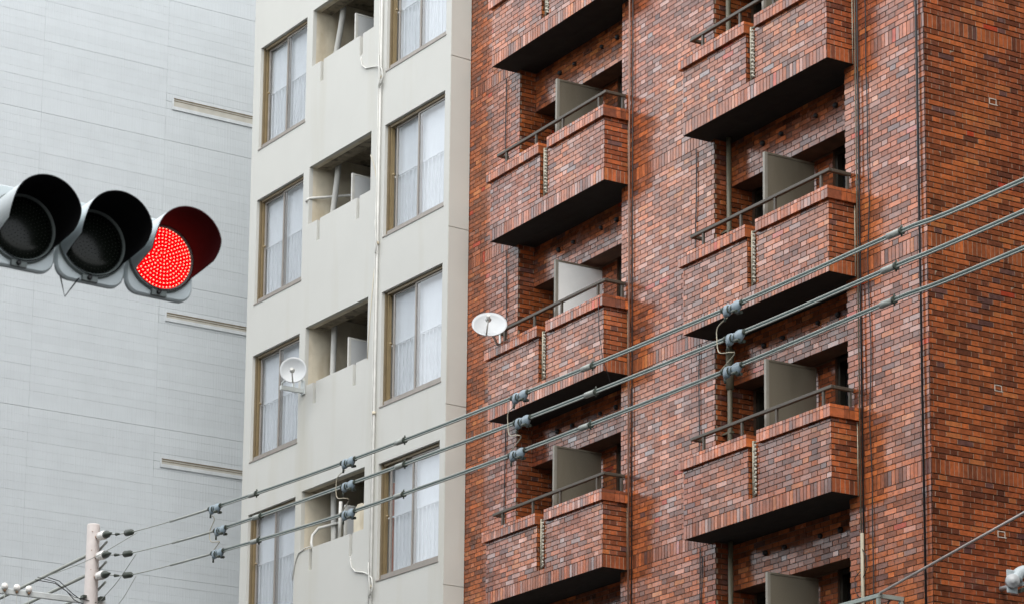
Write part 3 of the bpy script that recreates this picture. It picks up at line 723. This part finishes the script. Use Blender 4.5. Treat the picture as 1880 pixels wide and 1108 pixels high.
# ------------------------------------------------------------------ utility pole
PX, PY = -13.64, -4.96; PT = -4.14
up = empty('utility_pole', 'pale pinkish concrete utility pole with white insulators and crossarm', 'utility pole', (PX, PY, GZ))
q = MB(); q.tube([(0, 0, 0), (0, 0, PT-GZ-.02), (0, 0, PT-GZ)], [.17, .097, .09], 24); q.build('pole', M_POLE, up)
def loc(p): return (p[0]-PX, p[1]-PY, p[2]-GZ)
for zc in (-4.352, -4.660, -4.968):
    a = Vector((.09, .02, zc-GZ)); ax = Vector((.996, .075, -.05)).normalized()
    q = MB(); q.lathe(a, ax, [(0, .03), (.09, .03)], 10); q.build('insulator_pin', M_RUST, up)
    q = MB(); q.lathe(a+ax*.09, ax, [(0, .05), (.02, .065), (.17, .068), (.20, .055), (.21, .03)], 18); q.build('insulator', M_INSUL, up)
    q = MB(); q.lathe(a+ax*.30, ax, [(0, .06), (.06, .056), (.13, .026), (.20, .010)], 12); q.build('insulator_boot', M_BOOT, up)
q = MB(); q.box(-.1, -.04, -2.6, .26, -5.36-GZ, -5.27-GZ); bevel(q.build('crossarm', M_STEELPALE, up), .01)
for zc, yy in ((.0, -1.36), (.0, -1.17), (.0, -.98)):
    q = MB(); q.lathe((-.02, yy, -5.33-GZ), (0, 0, 1), [(0, .02), (.03, .02)], 8); q.build('insulator_pin', M_RUST, up)
    q = MB(); q.lathe((-.02, yy, -5.30-GZ), (0, 0, 1), [(0, .02), (.015, .044), (.05, .052), (.085, .042), (.10, .016)], 16); q.build('insulator', M_INSUL, up)
for zz in (-4.27, -4.56, -4.86):
    q = MB(); q.lathe((.085, -.05, zz-GZ), (.86, -.5, 0), [(0, .008), (.015, .006)], 6); q.build('bolt', M_RUST, up)
q = MB()
q.box(-.02, .09, -.16, -.10, -5.30-GZ, -5.26-GZ); q.build('arm_bracket', M_BOOT, up); q = MB(); q.box(-.02, .09, .12, .2, -5.30-GZ, -5.25-GZ); q.build('arm_bracket', M_BOOT, up)
q = MB(); q.tube([(0, -.9, -5.1-GZ), (.1, -.62, -5.14-GZ), (.15, -.45, -5.25-GZ), (.1, -.30, -5.36-GZ), (.02, -.1, -5.40-GZ)], .007, 5)
q.tube([(0.05, -.72, -5.05-GZ), (.1, -.55, -5.10-GZ), (.15, -.35, -5.28-GZ), (.1, -.2, -5.34-GZ)], .007, 5)
q.tube([(.1, .05, -5.36-GZ), (.05, -.3, -5.30-GZ), (.1, -.62, -5.12-GZ), (.1, -.9, -5.08-GZ)], .006, 5); q.build('jumper_wire', M_BLACK, up)
for yy in (-1.36, -1.17, -.98):
    q = MB(); q.tube([(-.02, yy, -5.34-GZ), (-.02, yy, -5.9-GZ)], .004, 5); q.build('drop_wire', M_CABLE, up)

# ------------------------------------------------------------------ power cables
CABS = [[(-13.20, -4.90, -4.375), (-12.406, -4.764, -4.45), (-10.051, -4.592, -4.548), (-6.501, -4.333, -4.612), (-2.652, -4.051, -4.602), (1.272, -3.765, -4.518), (3.809, -3.579, -4.411), (5.561, -3.451, -4.374), (14, -2.83, -3.95)],
        [(-13.20, -4.88, -4.685), (-12.565, -4.702, -4.735), (-9.997, -4.523, -4.864), (-6.58, -4.285, -4.903), (-2.652, -4.01, -4.904), (1.28, -3.736, -4.837), (3.7, -3.567, -4.742), (5.537, -3.439, -4.678), (14, -2.83, -4.25)],
        [(-13.20, -4.88, -4.99), (-12.6, -4.675, -5.055), (-10.137, -4.49, -5.164), (-6.669, -4.23, -5.257), (-2.878, -3.945, -5.245), (1.102, -3.646, -5.142), (3.538, -3.464, -5.032), (5.396, -3.324, -4.977), (14, -2.7, -4.55)]]
CL = ['topmost of the three street power cables with grey plastic clamp covers', 'middle one of the three street power cables with clamp covers', 'lowest of the three street power cables with clamp covers']
def smooth(pts, per=6):
    P = [Vector(p) for p in pts]; out = []
    for i in range(len(P)-1):
        p0, p1, p2, p3 = P[max(i-1, 0)], P[i], P[i+1], P[min(i+2, len(P)-1)]
        for s in range(per):
            t = s/per; out.append(.5*((2*p1)+(p2-p0)*t+(2*p0-5*p1+4*p2-p3)*t*t+(3*p1-p0-3*p2+p3)*t**3))
    out.append(P[-1]); return out
for ci, pts in enumerate(CABS):
    root = empty('power_cable', CL[ci], 'power cable', tuple(pts[0]), 0, 'power cables over the street'); O = Vector(pts[0])
    P = [p-O for p in smooth(pts)]; split = 12
    q = MB(); q.tube(P[:10], .008, 6); q.tube([p for p in P[9:split+1]], .017, 8); q.build('bare_wire', M_CABLE, root)
    Z = Vector((0, 0, 1))
    q = MB(); q.tube([p+Z*.017 for p in P[split:]], .0105, 8); q.build('sheath', M_CABLE, root)
    q = MB(); q.tube([p-Z*.0155 for p in P[split:]], .0105, 8); q.build('sheath', M_CABLE, root)
    q = MB(); q.tube([p+Z*.001 for p in P[split:]], .0112, 8); q.build('core', M_CABLE_D, root)
    q = MB(); e = P[5]; d = (P[6]-P[4]).normalized(); q.tube([e-d*.11, e-d*.09, e+d*.06, e+d*.11], [.022, .05, .046, .018], 10); q.build('strain_clamp', M_BOOT, root)
    q = MB(); e = P[3]; d = (P[4]-P[2]).normalized(); q.tube([e-d*.05, e+d*.05], [.026, .012], 8); q.build('clip', M_BOOT, root)
    # sleeve of the insulated wire towards the other side of the pole
    for vi in range(2, 6):
        c = Vector(pts[vi])-O; d = (Vector(pts[vi+1])-Vector(pts[vi-1])).normalized(); dn = Vector((0, 0, -1)); sd_ = d.cross(dn).normalized()
        q = MB()      # body: two lobed shell hugging the cable, tail lobe hanging below
        Lb = .14; secs = [(-1.0, .024, .048), (-.93, .032, .070), (-.40, .034, .066), (-.25, .028, .044), (-.02, .028, .042), (.15, .036, .062), (.55, .040, .072), (.85, .030, .052), (1.05, .018, .022)]
        rings = []
        for s, wdt, hgt in secs:
            o_ = c+d*(s*Lb)+dn*(hgt*.52-.012); base = len(q.v)
            for j in range(10):
                an = 2*math.pi*j/10; q.v.append(tuple(o_+sd_*math.cos(an)*wdt+dn*math.sin(an)*hgt))
            rings.append(base)
        for a, b in zip(rings[:-1], rings[1:]):
            for j in range(10): q.f.append((a+j, a+(j+1) % 10, b+(j+1) % 10, b+j)); q.c.append((1, 1, 1)); q.m.append(0); q.sm.append(True)
        cv = q.build('clamp_cover', M_COVER, root)
        for nm, (pa, pb), rr in (('clamp_jaw', (c-d*(Lb*.93)+dn*.07, c-d*(Lb*.93)+dn*.135), .014), ('end_cap', (c-d*(Lb*1.25), c-d*(Lb*1.0)), .036), ('end_cap', (c+d*(Lb*1.02), c+d*(Lb*1.2)), .034),
                                 ('clamp_jaw', (c+d*(Lb*.2)+dn*.075+sd_*.036, c+d*(Lb*.75)+dn*.085+sd_*.036), .019), ('clamp_jaw', (c+d*(Lb*.2)+dn*.075-sd_*.036, c+d*(Lb*.75)+dn*.085-sd_*.036), .019),
                                 ('strap', (c-d*(Lb*.36)+dn*.02, c-d*(Lb*.30)+dn*.02), .050), ('strap', (c+d*(Lb*.03)+dn*.022, c+d*(Lb*.08)+dn*.022), .044)):
            q = MB(); q.tube([pa, pb], rr, 8); q.build(nm, M_BOOT, cv)
        e = c+d*1.15 if vi < 5 else Vector(pts[6])-O
        # locate the sleeve on the cable itself
        e = min(P, key=lambda p: abs(p.x-e.x)); q = MB()
        q.tube([e-d*.12, e+d*.06], .036, 8); q.build('sleeve', M_CABLE, root)
        q = MB(); q.tube([e+d*.065, e+d*.09], .042, 8); q.tube([e+d*.077-Z*.06, e+d*.077+Z*.06], .010, 6); q.build('sleeve_clip', M_BOOT, root)
# thin hanging wires between the cables at the clamps
HL = ['near the utility pole', 'in front of the cream building', 'in front of the left balcony column', 'in front of the right balcony column']
for vi in range(2, 6):
    a, b, c = (Vector(CABS[k][vi]) for k in range(3))
    dx = Vector((-.28, -.02, 0)) if vi > 2 else Vector((0, 0, 0))
    p = [a+Vector((-.1, 0, -.1)), (a+b)/2+Vector((-.12, 0, 0))+dx*.6, b+Vector((-.30, -.03, .02)), b+Vector((-.26, -.03, -.13)), b+Vector((-.05, -.03, -.18)), (b+c)/2+Vector((.0, 0, -.03)), c+Vector((-.24, 0, .02))]
    q = MB(); o = p[0]; q.tube([v-o for v in smooth(p, 5)], .0065, 5); w_ = q.build('hanging_wire', M_PIPE_PALE, None, tuple(o))
    tag(w_, 'thin pale wire hanging between the three power cables '+HL[vi-2], 'wire', 'thin wires between the power cables')
# cables leaving the far side of the pole
FL = ['upper grey cable leaving the far side of the utility pole', 'middle grey cable crossing the insulators left of the utility pole', 'lowest grey cable beneath the crossarm of the utility pole']
for k, zc in enumerate((-4.50, -4.81, -5.12)):
    a = Vector((PX-.02, PY+.13, zc)); b = a+Vector((-14, -1.0, -.30)); q = MB(); q.tube([Vector((0, 0, 0)), (b-a)*.5+Vector((0, 0, -.2)), b-a], .026, 6)
    q.tube([Vector((0, 0, 0)), Vector((.30, -.02, .05))], .02, 6)
    w_ = q.build('street_cable', M_CABLE, None, tuple(a)); tag(w_, FL[k], 'cable', 'cables beyond the pole')
# pale looping wires from the strain clamps down past the pole
SL = ['faint drooping wire from the topmost strain clamp to the pole', 'faint drooping wire from the middle strain clamp to the crossarm', 'faint drooping wire from the lowest strain clamp']
for k in range(3):
    a = Vector(CABS[k][1])+Vector((0, 0, -.03)); e = [Vector((PX, PY-.7, -5.02)), Vector((PX, PY+.1, -5.36)), Vector((PX+.5, PY+.1, -5.6))][k]
    mid = a.lerp(e, .5)+Vector((0, 0, -.06)); q = MB(); q.tube([v-a for v in smooth([a, mid, e], 6)], .0055, 5); w_ = q.build('slack_wire', M_CABLE, None, tuple(a)); tag(w_, SL[k], 'wire', 'slack wires by the pole')

# ------------------------------------------------------------------ satellite dishes
def dish(name, label, c, nrm, up, w_, h_, arm_root):
    root = empty(name, label, 'satellite dish', tuple(arm_root)); c = Vector(c)-Vector(arm_root)
    n = Vector(nrm).normalized(); u = Vector(up); u = (u-n*u.dot(n)).normalized(); s = u.cross(n)
    q = MB(); R = 7; A = 32; rings = []
    for side in (0, 1):
        for r in range(R+1):
            f = r/R; base = len(q.v)
            for j in range(A):
                an = 2*math.pi*j/A; dep = .075*(f*f-1)-(.008 if side else 0)
                q.v.append(tuple(c+s*math.cos(an)*w_*f+u*math.sin(an)*h_*f+n*dep))
            rings.append(base)
    def band(a, b, rev):
        for j in range(A):
            f_ = (a+j, b+j, b+(j+1) % A, a+(j+1) % A); q.f.append(f_[::-1] if rev else f_); q.c.append((1, 1, 1)); q.m.append(0); q.sm.append(True)
    for r in range(R): band(rings[r], rings[r+1], False); band(rings[R+1+r], rings[R+2+r], True)
    band(rings[R], rings[2*R+1], False); q.build('reflector', M_WHITE, root)
    foc = c+n*.20-u*h_*.28; low = c-u*h_*.95+n*.0
    q = MB(); q.tube([low, low.lerp(foc, .97)], .013, 8); q.build('feed_arm', M_CPIPE, root)
    q = MB(); q.tube([foc+n*.04, foc-n*.02-u*.01, foc-n*.05], [.028, .03, .045], 12); q.build('feed_horn', M_CPIPE, root)
    back = c-n*.10-u*.02
    return root, back, n, u
r, back, n, u = dish('satellite_dish', 'white satellite dish clamped to brick balcony rail, facing up', (-9.08, -.72, -1.47), (.72, -.45, .47), (.12, .1, 1), .262, .245, (-9.45, -.33, -1.70))
q = MB(); q.tube([back, back+Vector((-.03, .12, -.12)), Vector((.02, .0, -.02)), Vector((.02, 0, .30))], .018, 8); q.build('mast', M_STEELPALE, r)
q = MB(); q.box(-.06, .10, -.06, .05, -.02, .06); q.build('clamp', M_BOOT, r)
# second dish, on the cream wall
Rm = Matrix.Rotation(PHI, 3, 'Z'); P0 = Vector((-10.99, -.38, 0))
br_ = P0+Rm @ Vector((-4.44, -.001, -.89)); c2 = P0+Rm @ Vector((-3.98, -.45, -.76))
r, back, n, u = dish('satellite_dish', 'round white satellite dish on a steel bracket between cream building windows', tuple(c2), (.82, -.52, .05), (0, 0, 1), .225, .225, tuple(br_))
q = MB(); q.tube([back, Vector((.02, -.40, .02)), Vector((.02, -.40, -.06))], .016, 8); q.build('mast', M_STEELPALE, r)
q = MB(); q.box(-.02, .04, -.42, -.02, -.09, -.02); q.box(-.05, .09, -.018, 0, -.12, .12); q.box(-.01, .03, -.20, -.17, -.019, .12); q.box(-.012, .045, -.20, -.02, .121, .14); q.build('wall_bracket', M_STEELPALE, r)

# ------------------------------------------------------------------ stay cable and lamp at the right edge
a = Vector((-.565, -.345, -6.94)); b = Vector((3.262, -1.5, -6.888)); d = b-a
q = MB(); q.tube([Vector((0, 0, 0)), d, d*2.2+Vector((0, 0, .25))], .016, 8); w_ = q.build('stay_cable', mat('pale_sheath', (.47, .43, .40), .5), None, tuple(a)); tag(w_, 'thick pale cable running from the steel railing up to the right', 'cable')
LP = Vector((.40, .97, -6.83)); q = MB()
lamp = empty('wall_lamp', 'pale grey wall fitting with round cap on the dark brick side wall', 'lamp', tuple(LP))
q.box(-.02, .0, -.20, -.04, -.14, .14); bevel(q.build('back_plate', M_HOUSING, lamp), .01)
q = MB(); q.lathe((.0, -.13, .0), (.86, -.5, -.1), [(0, .085), (.05, .085), (.065, .075), (.07, .04), (.085, .035), (.088, .01)], 20); q.build('round_cap', M_WHITE, lamp)
q = MB(); arc = [(-.02, -.05+.17*(1-math.cos(t_)), .02+.13*math.sin(t_)) for t_ in [math.pi*i/10*1.0 for i in range(11)]]; q.tube(arc, [.075]*8+[.07, .06, .055], 14); q.build('curved_arm', M_HOUSING, lamp)
q = MB(); q.obox((-.03, -.02, -.13), (.06, 0, 0), (0, .25, .12), (0, 0, .05)); bevel(q.build('lower_strut', M_BOOT, lamp), .008)
q = MB(); q.tube([(-.02, .05, 0), (-.40, .05, 0)], .03, 8); q.build('wall_stub', M_HOUSING, lamp)
